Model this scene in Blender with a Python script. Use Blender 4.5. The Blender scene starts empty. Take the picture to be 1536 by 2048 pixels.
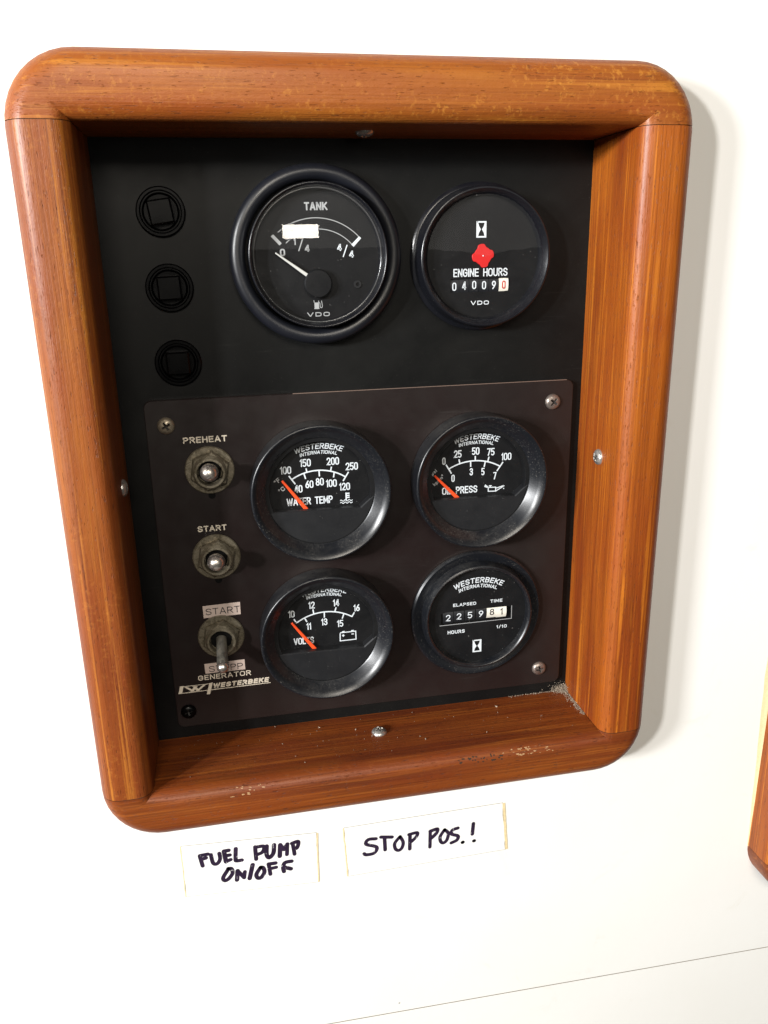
import bpy, bmesh, math, random
from mathutils import Vector, Matrix
random.seed(7)
C = bpy.context.scene.collection
SC = bpy.context.scene
MM = 0.001
def P(u, v, w):                      # wall coordinates in millimetres (right, up, out of the wall) -> metres
    return Vector((u * MM, -w * MM, v * MM))

# ------------------------------------------------------------------ camera
cam_d = bpy.data.cameras.new('camera'); cam = bpy.data.objects.new('camera', cam_d); C.objects.link(cam)
cam_d.sensor_fit = 'VERTICAL'; cam_d.sensor_height = 36; cam_d.lens = 1624.3 / 2048 * 36
cam_d.clip_start = 0.01; cam_d.clip_end = 50
def D(a): return Vector((a[0], -a[2], a[1]))
cx, cy, cz = D((0.980159, -0.019861, 0.197214)), D((0.078105, 0.953164, -0.292194)), -D((0.182174, -0.3018, -0.935804))
m = Matrix((cx, cy, cz)).transposed().to_4x4(); m.translation = P(32.02, 54.06, 336.21)
cam.matrix_world = m
SC.camera = cam

# ------------------------------------------------------------------ light
world = bpy.data.worlds.new('World'); SC.world = world; world.use_nodes = True
wb = world.node_tree.nodes['Background']; wb.inputs[0].default_value = (1.0, 0.93, 0.80, 1); wb.inputs[1].default_value = 0.05
def area(name, pos, target, sx, sy, power, col):
    l = bpy.data.lights.new(name, 'AREA'); l.shape = 'RECTANGLE'; l.size = sx; l.size_y = sy; l.energy = power; l.color = col
    o = bpy.data.objects.new(name, l); C.objects.link(o); o.location = pos
    o.rotation_euler = (Vector(target) - Vector(pos)).to_track_quat('-Z', 'Y').to_euler(); return o
ctr = P(100, -40, 20)
KEY_A = Vector((-1.17, -1.0, 0.367)).normalized(); KEY_B = Vector((-1.75, -1.0, 0.36)).normalized()
area('port_window_light', ctr + KEY_A * 1.9, ctr, 0.11, 0.13, 32.0, (1.0, 0.99, 0.97))
area('second_port_window_light', ctr + KEY_B * 1.9, ctr, 0.22, 0.24, 39.0, (0.97, 0.985, 1.0))
area('opposite_wall_fill', P(300, 470, 1500), P(300, 470, 0), 1.5, 0.80, 1.9, (1.0, 0.97, 0.90))  # added dim lamp standing in for the lit wall opposite, greys the upper glass
area('cabin_fill_light', P(-60, 580, 1250), P(100, -60, 0), 0.5, 0.4, 9.6, (1.0, 0.92, 0.80))
area('cabin_lamp', P(167.6, 91, 1005), P(65.5, 63.2, 9.7), 0.055, 0.020, 0.125, (1.0, 0.93, 0.82))
SC.view_settings.view_transform = 'Standard'; SC.view_settings.look = 'None'
SC.view_settings.exposure = 0.0; SC.view_settings.gamma = 1.0
SC.render.engine = 'CYCLES'
SC.cycles.max_bounces = 8

# ------------------------------------------------------------------ materials
def nmat(name):
    m = bpy.data.materials.new(name); m.use_nodes = True
    nt = m.node_tree; b = nt.nodes['Principled BSDF']; return m, nt, b
def nd(nt, t, **k):
    n = nt.nodes.new(t)
    for a, v in k.items():
        if a.startswith('i_'):
            n.inputs[a[2:].replace('_', ' ')].default_value = v
        else: setattr(n, a, v)
    return n
def ramp(nt, fac, stops):
    r = nt.nodes.new('ShaderNodeValToRGB'); nt.links.new(fac, r.inputs[0])
    e = r.color_ramp.elements
    while len(e) < len(stops): e.new(0.5)
    for q, (p, c) in zip(e, stops):
        q.position = p; q.color = (c[0], c[1], c[2], 1) if hasattr(c, '__len__') else (c, c, c, 1)
    return r.outputs[0]
def noise(nt, vec, scale, detail=4, rough=0.55, mapping=None, dist=0.0):
    n = nd(nt, 'ShaderNodeTexNoise'); n.inputs['Scale'].default_value = scale; n.inputs['Detail'].default_value = detail
    n.inputs['Roughness'].default_value = rough; n.inputs['Distortion'].default_value = dist
    if mapping:
        mp = nd(nt, 'ShaderNodeMapping'); mp.inputs['Scale'].default_value = mapping; nt.links.new(vec, mp.inputs[0]); vec = mp.outputs[0]
    nt.links.new(vec, n.inputs['Vector']); return n.outputs['Fac']
def mix(nt, fac, a, b, mode='MIX'):
    n = nd(nt, 'ShaderNodeMix', data_type='RGBA', blend_type=mode)
    for s, x in ((n.inputs[0], fac), (n.inputs[6], a), (n.inputs[7], b)):
        if hasattr(x, 'links') or isinstance(x, bpy.types.NodeSocket): nt.links.new(x, s)
        else: s.default_value = (x if not hasattr(x, '__len__') else (x[0], x[1], x[2], 1))
    return n.outputs[2]
def math_(nt, op, a, b=0.0):
    n = nd(nt, 'ShaderNodeMath', operation=op)
    for s, x in ((n.inputs[0], a), (n.inputs[1], b)):
        if isinstance(x, bpy.types.NodeSocket): nt.links.new(x, s)
        else: s.default_value = x
    return n.outputs[0]
def bump(nt, b, h, strength, dist=0.0005):
    n = nd(nt, 'ShaderNodeBump'); n.inputs['Strength'].default_value = strength; n.inputs['Distance'].default_value = dist
    nt.links.new(h, n.inputs['Height']); nt.links.new(n.outputs[0], b.inputs['Normal'])
def coord(nt):
    g = nd(nt, 'ShaderNodeNewGeometry'); return g.outputs['Position']

def plain(name, col, rough=0.5, metal=0.0, spec=0.5, var=0.0, coat=0.0):
    m, nt, b = nmat(name)
    b.inputs['Base Color'].default_value = (*col, 1); b.inputs['Roughness'].default_value = rough
    b.inputs['Metallic'].default_value = metal; b.inputs['Specular IOR Level'].default_value = spec
    b.inputs['Coat Weight'].default_value = coat
    p = coord(nt); f = noise(nt, p, 900, 3)
    if var:
        nt.links.new(mix(nt, f, [c * (1 - var) for c in col], [min(1, c * (1 + var)) for c in col]), b.inputs['Base Color'])
    r = nd(nt, 'ShaderNodeMapRange'); nt.links.new(noise(nt, p, 300, 3), r.inputs[0])
    r.inputs[3].default_value = max(0.02, rough - 0.08); r.inputs[4].default_value = rough + 0.08
    nt.links.new(r.outputs[0], b.inputs['Roughness'])
    return m

def wood(name, axis, light, mid, dark, seed, cross=0.0):
    m, nt, b = nmat(name)
    p = coord(nt)
    off = nd(nt, 'ShaderNodeVectorMath', operation='ADD'); off.inputs[1].default_value = (seed * 1.7, seed * 0.9, seed * 2.3)
    nt.links.new(p, off.inputs[0]); p = off.outputs[0]
    def st(l, a):                                    # stretched along the grain: l along, a across
        return (l, a, a) if axis == 'u' else (a, a, l)
    big = noise(nt, p, 1.0, 3, 0.5, st(6, 70), 0.6)
    mid_n = noise(nt, p, 1.0, 6, 0.65, st(9, 300), 0.5)
    fine = noise(nt, p, 1.0, 3, 0.6, st(60, 1500))
    c = mix(nt, ramp(nt, big, [(0.36, 0), (0.64, 1)]), dark, light)
    c = mix(nt, ramp(nt, mid_n, [(0.35, 0), (0.66, 1)]), mix(nt, 0.55, c, mid), c)
    streak = ramp(nt, noise(nt, p, 1.0, 4, 0.65, st(9, 520), 0.2), [(0.30, 1), (0.44, 0)])
    c = mix(nt, math_(nt, 'MULTIPLY', streak, 0.55), c, [x * 0.42 for x in dark])
    c = mix(nt, math_(nt, 'MULTIPLY', fine, 0.42), c, [x * 0.6 for x in mid])
    hair = ramp(nt, noise(nt, p, 1.0, 3, 0.6, st(14, 1300), 0.2), [(0.40, 1), (0.52, 0)])
    c = mix(nt, math_(nt, 'MULTIPLY', math_(nt, 'MULTIPLY', hair, ramp(nt, big, [(0.3, 0.2), (0.6, 1)])), 0.34), c, [x * 0.55 for x in dark])
    gold = ramp(nt, noise(nt, p, 1.0, 4, 0.6, st(7, 420), 0.5), [(0.55, 0), (0.68, 1)])
    c = mix(nt, math_(nt, 'MULTIPLY', gold, 0.55), c, (light[0] * 1.35, light[1] * 1.55, light[2] * 1.6))
    # blotches of varnish tone
    blot = ramp(nt, noise(nt, p, 38, 3, 0.5, None, 0.5), [(0.42, 0), (0.66, 1)])
    c = mix(nt, math_(nt, 'MULTIPLY', blot, 0.30), c, (mid[0] * 0.82, mid[1] * 0.66, mid[2] * 0.85))
    if cross:
        fl = noise(nt, p, 1.0, 4, 0.7, st(520, 430), 0.2)
        fl2 = noise(nt, p, 1.0, 2, 0.5, st(20, 90))
        f = math_(nt, 'MULTIPLY', ramp(nt, fl, [(0.54, 0), (0.66, 1)]), ramp(nt, fl2, [(0.42, 0), (0.6, 1)]))
        c = mix(nt, math_(nt, 'MULTIPLY', f, cross), c, (min(1, light[0] * 1.5), light[1] * 1.9, light[2] * 2.6))
    # pores: short dashes along the grain
    pore = ramp(nt, noise(nt, p, 1.0, 2, 0.5, st(260, 2000)), [(0.29, 1), (0.36, 0)])
    c = mix(nt, math_(nt, 'MULTIPLY', pore, 0.55), c, [x * 0.40 for x in dark])
    nt.links.new(c, b.inputs['Base Color'])
    b.inputs['Specular IOR Level'].default_value = 0.30
    rr = nd(nt, 'ShaderNodeMapRange'); nt.links.new(mid_n, rr.inputs[0]); rr.inputs[3].default_value = 0.34; rr.inputs[4].default_value = 0.62
    nt.links.new(rr.outputs[0], b.inputs['Roughness'])
    b.inputs['Coat Weight'].default_value = 0.10; b.inputs['Coat Roughness'].default_value = 0.24
    h = math_(nt, 'SUBTRACT', math_(nt, 'MULTIPLY', mid_n, 0.5), math_(nt, 'MULTIPLY', pore, 1.2))
    h = math_(nt, 'ADD', h, math_(nt, 'MULTIPLY', noise(nt, p, 55, 2), 0.8))
    h = math_(nt, 'SUBTRACT', h, math_(nt, 'MULTIPLY', hair, 0.15))
    h = math_(nt, 'ADD', h, math_(nt, 'MULTIPLY', noise(nt, p, 1.0, 3, 0.7, st(260, 700)), 0.7))
    bump(nt, b, h, 0.5, 0.0004)
    return m

def dusty(name, col, rough, dust, dcol=(0.22, 0.21, 0.19), th=0.6, spec=0.5, up=0.0, cloud=0.0):
    """plastic or paint with specks of lint lying on it; more where the surface faces up"""
    m, nt, b = nmat(name); p = coord(nt)
    c = mix(nt, noise(nt, p, 60, 3), [x * 0.8 for x in col], [x * 1.2 for x in col])
    if cloud:                                   # smeared hand marks and dust bloom
        cl = ramp(nt, noise(nt, p, 22, 5, 0.62, None, 0.9), [(0.38, 0), (0.72, 1)])
        c = mix(nt, math_(nt, 'MULTIPLY', cl, cloud * 0.75), c, (0.022, 0.022, 0.020))
        sc = ramp(nt, noise(nt, p, 1.0, 2, 0.5, (30, 30, 700), 1.5), [(0.70, 0), (0.73, 1)])
        c = mix(nt, math_(nt, 'MULTIPLY', sc, cloud * 0.35), c, (0.05, 0.05, 0.047))
    sp = ramp(nt, noise(nt, p, 1500, 3, 0.7), [(th, 0), (th + 0.07, 1)])
    patch = ramp(nt, noise(nt, p, 90, 4, 0.6, None, 0.6), [(0.35, 0), (0.7, 1)])
    f = math_(nt, 'MULTIPLY', math_(nt, 'MULTIPLY', sp, patch), dust)
    if up:
        g = nd(nt, 'ShaderNodeNewGeometry'); sx = nd(nt, 'ShaderNodeSeparateXYZ'); nt.links.new(g.outputs['Normal'], sx.inputs[0])
        uf = ramp(nt, sx.outputs[2], [(0.15, 0), (0.8, 1)])
        film = math_(nt, 'MULTIPLY', math_(nt, 'MULTIPLY', uf, math_(nt, 'MULTIPLY', ramp(nt, noise(nt, p, 900, 5, 0.75), [(0.35, 0), (0.75, 1)]), patch)), up * 2)
        f = math_(nt, 'MAXIMUM', f, film)
    nt.links.new(mix(nt, f, c, dcol), b.inputs['Base Color'])
    rr = nd(nt, 'ShaderNodeMapRange'); nt.links.new(noise(nt, p, 140, 4), rr.inputs[0]); rr.inputs[3].default_value = rough - 0.07; rr.inputs[4].default_value = rough + 0.12
    nt.links.new(rr.outputs[0], b.inputs['Roughness']); b.inputs['Specular IOR Level'].default_value = spec
    bump(nt, b, noise(nt, p, 2200, 2), 0.12, 0.0001)
    return m

def wall_paint():
    m, nt, b = nmat('cream_wall_paint'); p = coord(nt)
    c = mix(nt, ramp(nt, noise(nt, p, 7, 4), [(0.3, 0), (0.7, 1)]), (0.835, 0.825, 0.785), (0.87, 0.865, 0.838))
    stain = ramp(nt, noise(nt, p, 30, 5, 0.7, None, 1.0), [(0.62, 0), (0.78, 1)])
    c = mix(nt, math_(nt, 'MULTIPLY', stain, 0.22), c, (0.66, 0.60, 0.46))
    vor = nd(nt, 'ShaderNodeTexVoronoi'); vor.inputs['Scale'].default_value = 24; nt.links.new(p, vor.inputs['Vector'])
    d = ramp(nt, math_(nt, 'ADD', vor.outputs['Distance'], math_(nt, 'MULTIPLY', noise(nt, p, 900, 2), 0.03)), [(0.022, 1), (0.03, 0)])
    keep = ramp(nt, noise(nt, p, 18, 1), [(0.52, 0), (0.56, 1)])
    c = mix(nt, math_(nt, 'MULTIPLY', math_(nt, 'MULTIPLY', d, keep), 0.8), c, (0.12, 0.11, 0.09))
    nt.links.new(c, b.inputs['Base Color']); b.inputs['Roughness'].default_value = 0.42
    bump(nt, b, math_(nt, 'ADD', noise(nt, p, 260, 3), math_(nt, 'MULTIPLY', noise(nt, p, 30, 2), 1.5)), 0.10, 0.0005)
    return m

def glass_mat(name='gauge_glass', rough=0.015, haze=0.007):
    m = bpy.data.materials.new(name); m.use_nodes = True; nt = m.node_tree; nt.nodes.clear()
    out = nd(nt, 'ShaderNodeOutputMaterial'); tr = nd(nt, 'ShaderNodeBsdfTransparent'); gl = nd(nt, 'ShaderNodeBsdfGlossy')
    tr.inputs[0].default_value = (0.985, 0.99, 1.0, 1); gl.inputs['Roughness'].default_value = rough
    fr = nd(nt, 'ShaderNodeFresnel'); gg = nd(nt, 'ShaderNodeNewGeometry')      # a thin pane reflects alike from both sides
    nt.links.new(math_(nt, 'ADD', 1.5, math_(nt, 'MULTIPLY', gg.outputs['Backfacing'], 1 / 1.5 - 1.5)), fr.inputs[0])
    mx = nd(nt, 'ShaderNodeMixShader'); nt.links.new(fr.outputs[0], mx.inputs[0]); nt.links.new(tr.outputs[0], mx.inputs[1]); nt.links.new(gl.outputs[0], mx.inputs[2])
    df = nd(nt, 'ShaderNodeBsdfDiffuse'); df.inputs[0].default_value = (0.75, 0.74, 0.70, 1)
    p = coord(nt)
    f = math_(nt, 'ADD', math_(nt, 'MULTIPLY', ramp(nt, noise(nt, p, 70, 5, 0.7, None, 1.2), [(0.4, 0), (0.8, 1)]), haze),
              math_(nt, 'MULTIPLY', ramp(nt, noise(nt, p, 1300, 2, 0.6), [(0.735, 0), (0.77, 1)]), 0.30))
    mx2 = nd(nt, 'ShaderNodeMixShader'); nt.links.new(f, mx2.inputs[0]); nt.links.new(mx.outputs[0], mx2.inputs[1]); nt.links.new(df.outputs[0], mx2.inputs[2])
    nt.links.new(mx2.outputs[0], out.inputs[0]); return m

def old_metal(name, a, b_, rough, th=0.5, metal=0.9):
    m, nt, b = nmat(name); p = coord(nt)
    f = ramp(nt, noise(nt, p, 420, 5, 0.7, None, 0.8), [(th - 0.12, 0), (th + 0.12, 1)])
    nt.links.new(mix(nt, f, a, b_), b.inputs['Base Color'])
    nt.links.new(math_(nt, 'SUBTRACT', metal, math_(nt, 'MULTIPLY', f, 0.45)), b.inputs['Metallic'])
    nt.links.new(math_(nt, 'ADD', rough, math_(nt, 'MULTIPLY', f, 0.25)), b.inputs['Roughness'])
    bump(nt, b, noise(nt, p, 1200, 3), 0.35, 0.0002); return m

M = {}
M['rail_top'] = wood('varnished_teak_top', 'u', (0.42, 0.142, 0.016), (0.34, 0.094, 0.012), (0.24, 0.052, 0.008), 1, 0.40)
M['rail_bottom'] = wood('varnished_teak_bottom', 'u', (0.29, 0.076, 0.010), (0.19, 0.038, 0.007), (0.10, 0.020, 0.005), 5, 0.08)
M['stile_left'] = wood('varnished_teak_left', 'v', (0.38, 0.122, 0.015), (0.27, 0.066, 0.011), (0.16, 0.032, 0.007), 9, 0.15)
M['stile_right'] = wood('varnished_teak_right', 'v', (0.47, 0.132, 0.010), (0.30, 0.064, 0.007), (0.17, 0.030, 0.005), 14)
M['seam'] = plain('dark_joint_line', (0.03, 0.014, 0.006), 0.8)
M['wall'] = wall_paint()
M['groove'] = plain('dark_groove', (0.14, 0.11, 0.075), 0.9, var=0.5)  # shade of the open groove is put into this dark colour
M['black_panel'] = dusty('black_panel_laminate', (0.0040, 0.0042, 0.0043), 0.40, 0.30, th=0.67, spec=0.17, cloud=0.28)
M['brown_panel'] = dusty('dark_brown_satin_panel', (0.012, 0.0070, 0.0068), 0.34, 0.30, th=0.67, spec=0.42, cloud=0.45)
M['edge'] = plain('pale_edge_strip', (0.24, 0.17, 0.14), 0.45, 0.5)  # pale strip along the plate's upper edge
M['bezel'] = dusty('black_plastic_bezel', (0.0065, 0.0075, 0.0100), 0.28, 0.6, th=0.60, spec=0.52, up=0.13)
M['bezel_gloss'] = dusty('glossy_black_bezel', (0.006, 0.0065, 0.009), 0.22, 0.35, th=0.64, spec=0.55, up=0.05)
M['rubber'] = dusty('black_rubber_ring', (0.007, 0.008, 0.012), 0.34, 0.25, th=0.66, spec=0.6, up=0.03)
M['dial'] = dusty('black_dial_face', (0.005, 0.0052, 0.006), 0.55, 0.2, th=0.69, spec=0.2)
M['cover'] = dusty('black_half_cover', (0.010, 0.0105, 0.012), 0.45, 0.3, th=0.66, spec=0.4)
M['dark'] = plain('black_cavity', (0.004, 0.004, 0.004), 0.8, spec=0.1)
M['socket'] = dusty('black_push_button_plastic', (0.0012, 0.0012, 0.0015), 0.26, 0.06, th=0.70, spec=0.14)
M['recess'] = plain('shaded_screw_recess', (0.010, 0.008, 0.007), 0.6, 0.3)  # shade inside the cross slot, put into the colour
M['print'] = plain('white_dial_print', (0.74, 0.79, 0.82), 0.6, var=0.06)
M['tan_print'] = plain('aged_cream_print', (0.70, 0.63, 0.52), 0.6, var=0.22)
M['tan_sticker'] = plain('aged_sticker', (0.58, 0.47, 0.42), 0.55, var=0.10)
M['ink'] = plain('black_ink', (0.012, 0.010, 0.016), 0.5)
M['red'] = plain('red_disc', (0.62, 0.012, 0.012), 0.45, var=0.1)
M['red_print'] = plain('red_print', (0.55, 0.04, 0.03), 0.5)
M['needle'] = plain('orange_needle', (0.95, 0.085, 0.015), 0.45)
M['grey_needle'] = plain('grey_white_needle', (0.62, 0.62, 0.58), 0.45)
M['dim_print'] = plain('shade_dimmed_print', (0.40, 0.41, 0.41), 0.6, var=0.06)  # print colour dimmed for shade on left-hand tank marks; also faint thin lines
M['cream'] = plain('cream_counter_wheel', (0.86, 0.83, 0.72), 0.5, var=0.10)
M['wheel'] = plain('black_counter_wheel', (0.010, 0.011, 0.014), 0.5)
M['glass'] = glass_mat()
M['lens_rim'] = plain('clear_lens_rim', (0.05, 0.05, 0.05), 0.16, spec=1.0)
M['panel_screw'] = old_metal('reflection_toned_screw', (0.34, 0.29, 0.26), (0.15, 0.12, 0.10), 0.26, 0.52)  # brown surroundings reflected in the heads are put into the colour
M['screw'] = old_metal('stainless_screw', (0.62, 0.60, 0.57), (0.34, 0.31, 0.27), 0.26, 0.58)
M['old_screw'] = old_metal('tarnished_screw', (0.40, 0.35, 0.27), (0.16, 0.13, 0.09), 0.36, 0.5)
M['nickel'] = old_metal('tarnished_nickel', (0.33, 0.29, 0.22), (0.10, 0.085, 0.055), 0.38, 0.47)
M['ball'] = old_metal('polished_lever', (0.72, 0.66, 0.60), (0.45, 0.38, 0.32), 0.27, 0.66, 0.95)
M['lever'] = old_metal('dull_lever', (0.36, 0.35, 0.31), (0.16, 0.14, 0.11), 0.34, 0.55)
M['paper'] = plain('white_paper', (0.86, 0.855, 0.83), 0.38, var=0.015, coat=0.3)
M['tape_edge'] = plain('yellowed_tape_edge', (0.74, 0.60, 0.34), 0.5, var=0.25)
M['tape_line'] = plain('thin_grey_paper_edge', (0.22, 0.20, 0.16), 0.6, var=0.4)  # dark line drawing the outline of the label
M['sealant'] = plain('yellowed_sealant', (0.70, 0.55, 0.32), 0.5, var=0.2)
M['lint'] = plain('grey_beige_lint', (0.36, 0.30, 0.23), 0.95, var=0.4)
M['chip'] = plain('pale_chipped_varnish', (0.42, 0.25, 0.12), 0.5, var=0.35)
def marker():
    m, nt, b = nmat('black_marker_ink'); p = coord(nt)
    c = mix(nt, noise(nt, p, 160, 3), (0.006, 0.005, 0.010), (0.040, 0.022, 0.055))
    sc = ramp(nt, noise(nt, p, 1.0, 3, 0.6, (900, 200, 380), 0.8), [(0.655, 0), (0.69, 1)])
    nt.links.new(mix(nt, math_(nt, 'MULTIPLY', sc, 0.85), c, (0.8, 0.8, 0.78)), b.inputs['Base Color']); b.inputs['Roughness'].default_value = 0.35
    return m
M['marker'] = marker()

# ------------------------------------------------------------------ object helpers
def tag(o, label=None, cat=None, group=None, kind=None):
    if label: o['label'] = label
    if cat: o['category'] = cat
    if group: o['group'] = group
    if kind: o['kind'] = kind
    return o
def thing(name, label, cat, u, v, w, group=None):
    o = bpy.data.objects.new(name, None); C.objects.link(o); o.location = P(u, v, w); o.empty_display_size = 0.01
    return tag(o, label, cat, group)
def link(name, me, mat, parent=None, smooth=None):
    if mat is not None and not me.materials: me.materials.append(mat)
    o = bpy.data.objects.new(name, me); C.objects.link(o)
    if parent: o.parent = parent
    if smooth is not None:
        for f in me.polygons: f.use_smooth = True
        me.set_sharp_from_angle(angle=math.radians(smooth))
    return o
def obj(name, bm, mat, parent=None, smooth=None):
    me = bpy.data.meshes.new(name); bm.normal_update(); bm.to_mesh(me); bm.free()
    return link(name, me, mat, parent, smooth)
def quad(bm, pts):
    vs = [bm.verts.new(p) for p in pts]; return bm.faces.new(vs)
def prism(bm, pts, w0, w1, bev=0.0):
    """outline in (u, v), thickness from w0 to w1, optional chamfer of the front edge"""
    n = len(pts); area2 = sum(pts[i][0] * pts[(i + 1) % n][1] - pts[(i + 1) % n][0] * pts[i][1] for i in range(n))
    if area2 < 0: pts = pts[::-1]
    rings = [[bm.verts.new(P(u, v, w0)) for u, v in pts]]
    if bev:
        rings.append([bm.verts.new(P(u, v, w1 - bev)) for u, v in pts])
        ins = []
        for i in range(n):
            a, b, c = Vector(pts[i - 1]), Vector(pts[i]), Vector(pts[(i + 1) % n])
            d1 = (b - a).normalized(); d2 = (c - b).normalized(); nn = Vector((-(d1 + d2).y, (d1 + d2).x)).normalized()
            k = bev / max(0.3, abs(nn.dot(Vector((-d1.y, d1.x))))); ins.append(b + nn * k)
        rings.append([bm.verts.new(P(q.x, q.y, w1)) for q in ins])
    else: rings.append([bm.verts.new(P(u, v, w1)) for u, v in pts])
    for r0, r1 in zip(rings, rings[1:]):
        for i in range(n): bm.faces.new((r0[i], r0[(i + 1) % n], r1[(i + 1) % n], r1[i]))
    bm.faces.new(rings[-1]); bm.faces.new(rings[0][::-1])
def rrect(u0, v0, u1, v1, r, n=5):
    out = []
    for (cu, cv, a0) in ((u1 - r, v1 - r, 0), (u0 + r, v1 - r, 90), (u0 + r, v0 + r, 180), (u1 - r, v0 + r, 270)):
        for k in range(n + 1):
            a = math.radians(a0 + 90 * k / n); out.append((cu + r * math.cos(a), cv + r * math.sin(a)))
    return out
def lathe(bm, prof, seg=96, cu=0, cv=0, ph=0):
    rings = []
    for r, w in prof:
        if r < 1e-6: rings.append([bm.verts.new(P(cu, cv, w))])
        else: rings.append([bm.verts.new(P(cu + r * math.cos(ph + 2 * math.pi * i / seg), cv + r * math.sin(ph + 2 * math.pi * i / seg), w)) for i in range(seg)])
    for a, b in zip(rings, rings[1:]):
        for i in range(seg):
            j = (i + 1) % seg
            if len(a) == 1 and len(b) == 1: continue
            if len(a) == 1: bm.faces.new((a[0], b[i], b[j]))
            elif len(b) == 1: bm.faces.new((a[i], a[j], b[0]))
            else: bm.faces.new((a[i], a[j], b[j], b[i]))
    bmesh.ops.recalc_face_normals(bm, faces=bm.faces)
def face_out(bm):
    bm.normal_update()
    for f in bm.faces:
        if f.normal.y > 0: f.normal_flip()
def arc_prof(cr, cw, rad, a0, a1, n=5):
    return [(cr + rad * math.cos(math.radians(a0 + (a1 - a0) * k / n)), cw + rad * math.sin(math.radians(a0 + (a1 - a0) * k / n))) for k in range(n + 1)]
def ribbon(bm, pts, width, w, closed=False, caps=False):
    """flat printed stroke through (u, v) points"""
    n = len(pts); V = [Vector(p) for p in pts]; L, R = [], []
    for i in range(n):
        a = V[i - 1] if (i > 0 or closed) else V[i]; c = V[(i + 1) % n] if (i < n - 1 or closed) else V[i]
        d1 = (V[i] - a); d2 = (c - V[i])
        d1 = d1.normalized() if d1.length > 1e-6 else d2.normalized(); d2 = d2.normalized() if d2.length > 1e-6 else d1
        t = (d1 + d2); t = t.normalized() if t.length > 1e-4 else d1
        nn = Vector((-t.y, t.x)); k = width / 2 / max(0.5, abs(nn.dot(Vector((-d1.y, d1.x)))))
        L.append(bm.verts.new(P(*(V[i] + nn * k), w))); R.append(bm.verts.new(P(*(V[i] - nn * k), w)))
    for i in range(n if closed else n - 1):
        j = (i + 1) % n; bm.faces.new((R[i], R[j], L[j], L[i]))
    if caps:
        for i in (0, n - 1):
            vs = [bm.verts.new(P(V[i].x + width / 2 * math.cos(a * math.pi / 5), V[i].y + width / 2 * math.sin(a * math.pi / 5), w + 0.003)) for a in range(10)]
            bm.faces.new(vs)
def smooth_stroke(pts, n=5):
    if len(pts) < 3: return pts
    out = []
    for i in range(len(pts) - 1):
        p0 = Vector(pts[max(0, i - 1)]); p1 = Vector(pts[i]); p2 = Vector(pts[i + 1]); p3 = Vector(pts[min(len(pts) - 1, i + 2)])
        for k in range(n):
            t = k / n
            out.append(0.5 * ((2 * p1) + (p2 - p0) * t + (2 * p0 - 5 * p1 + 4 * p2 - p3) * t * t + (3 * p1 - p0 - 3 * p2 + p3) * t ** 3))
    out.append(Vector(pts[-1])); return out

# ---- lettering: every character is drawn as strokes of even weight in a box (width, height 1)
def _arc(cx_, cy_, rx, ry, a0, a1, n=8):
    return [(cx_ + rx * math.cos(math.radians(a0 + (a1 - a0) * k / n)), cy_ + ry * math.sin(math.radians(a0 + (a1 - a0) * k / n))) for k in range(n + 1)]
def _loop(w, h0, h1, r=None):
    r = r or w / 2; ry = min(r * 1.05, (h1 - h0) / 2)
    return (_arc(w - r, h1 - ry, r, ry, 0, 90, 5) + _arc(r, h1 - ry, r, ry, 90, 180, 5) + _arc(r, h0 + ry, r, ry, 180, 270, 5) + _arc(w - r, h0 + ry, r, ry, 270, 360, 5) + [(w, h1 - ry)])
G = {}
def _g(ch, w, *st): G[ch] = (w, st)
W_ = 0.5
_g('0', W_, _loop(.5, 0, 1)); _g('O', .56, _loop(.56, 0, 1, .26)); _g('1', .2, [(0, .8), (.17, 1), (.17, 0)])
_g('2', W_, _arc(.25, .75, .25, .25, 170, -20, 9) + [(.42, .52), (.02, .02), (0, 0), (.5, 0)])
_g('3', W_, _arc(.24, .76, .24, .24, 165, -80, 9) + [(.18, .52)], [(.18, .52)] + _arc(.24, .26, .26, .26, 75, -165, 10))
_g('4', W_, [(.38, 0), (.38, 1), (.33, 1), (0, .26), (0, .24), (.5, .24)])
_g('5', W_, [(.48, 1), (.05, 1), (.02, .54)] + _arc(.24, .30, .26, .30, 120, -140, 11))
_g('6', W_, [(.4, 1), (.16, .68), (.02, .42)] + _arc(.25, .27, .25, .27, 160, 0, 4), _arc(.25, .29, .25, .29, 180, 540, 16))
_g('7', W_, [(0, 1), (.5, 1), (.16, 0)])
_g('8', W_, _arc(.25, .765, .21, .235, -90, 270, 16), _arc(.25, .265, .25, .265, 90, 450, 16))
_g('9', W_, [(.1, 0), (.34, .32), (.48, .58)] + _arc(.25, .73, .25, .27, -20, 180, 4), _arc(.25, .71, .25, .29, 0, 360, 16))
_g('A', .58, [(0, 0), (.27, 1), (.31, 1), (.58, 0)], [(.1, .3), (.48, .3)])
_g('B', .52, [(.28, .53), (0, .53), (0, 1), (.3, 1)] + _arc(.3, .765, .19, .235, 90, -90, 6), [(.28, .53)] + _arc(.3, .265, .22, .265, 90, -90, 6) + [(0, 0), (0, .53)])
_g('C', .54, _arc(.27, .7, .27, .3, 10, 90, 4) + _arc(.27, .7, .27, .3, 90, 180, 4) + _arc(.27, .3, .27, .3, 180, 350, 8))
_g('D', .54, [(0, 0), (0, 1), (.26, 1)] + _arc(.26, .68, .28, .32, 90, 0, 5) + _arc(.26, .32, .28, .32, 0, -90, 5) + [(0, 0)])
_g('E', .44, [(.44, 1), (0, 1), (0, 0), (.44, 0)], [(0, .52), (.39, .52)]); _g('F', .44, [(.44, 1), (0, 1), (0, 0)], [(0, .5), (.38, .5)])
_g('G', .55, _arc(.27, .7, .27, .3, 15, 180, 8) + _arc(.27, .3, .27, .3, 180, 340, 8) + [(.54, .5), (.3, .5)])
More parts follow.
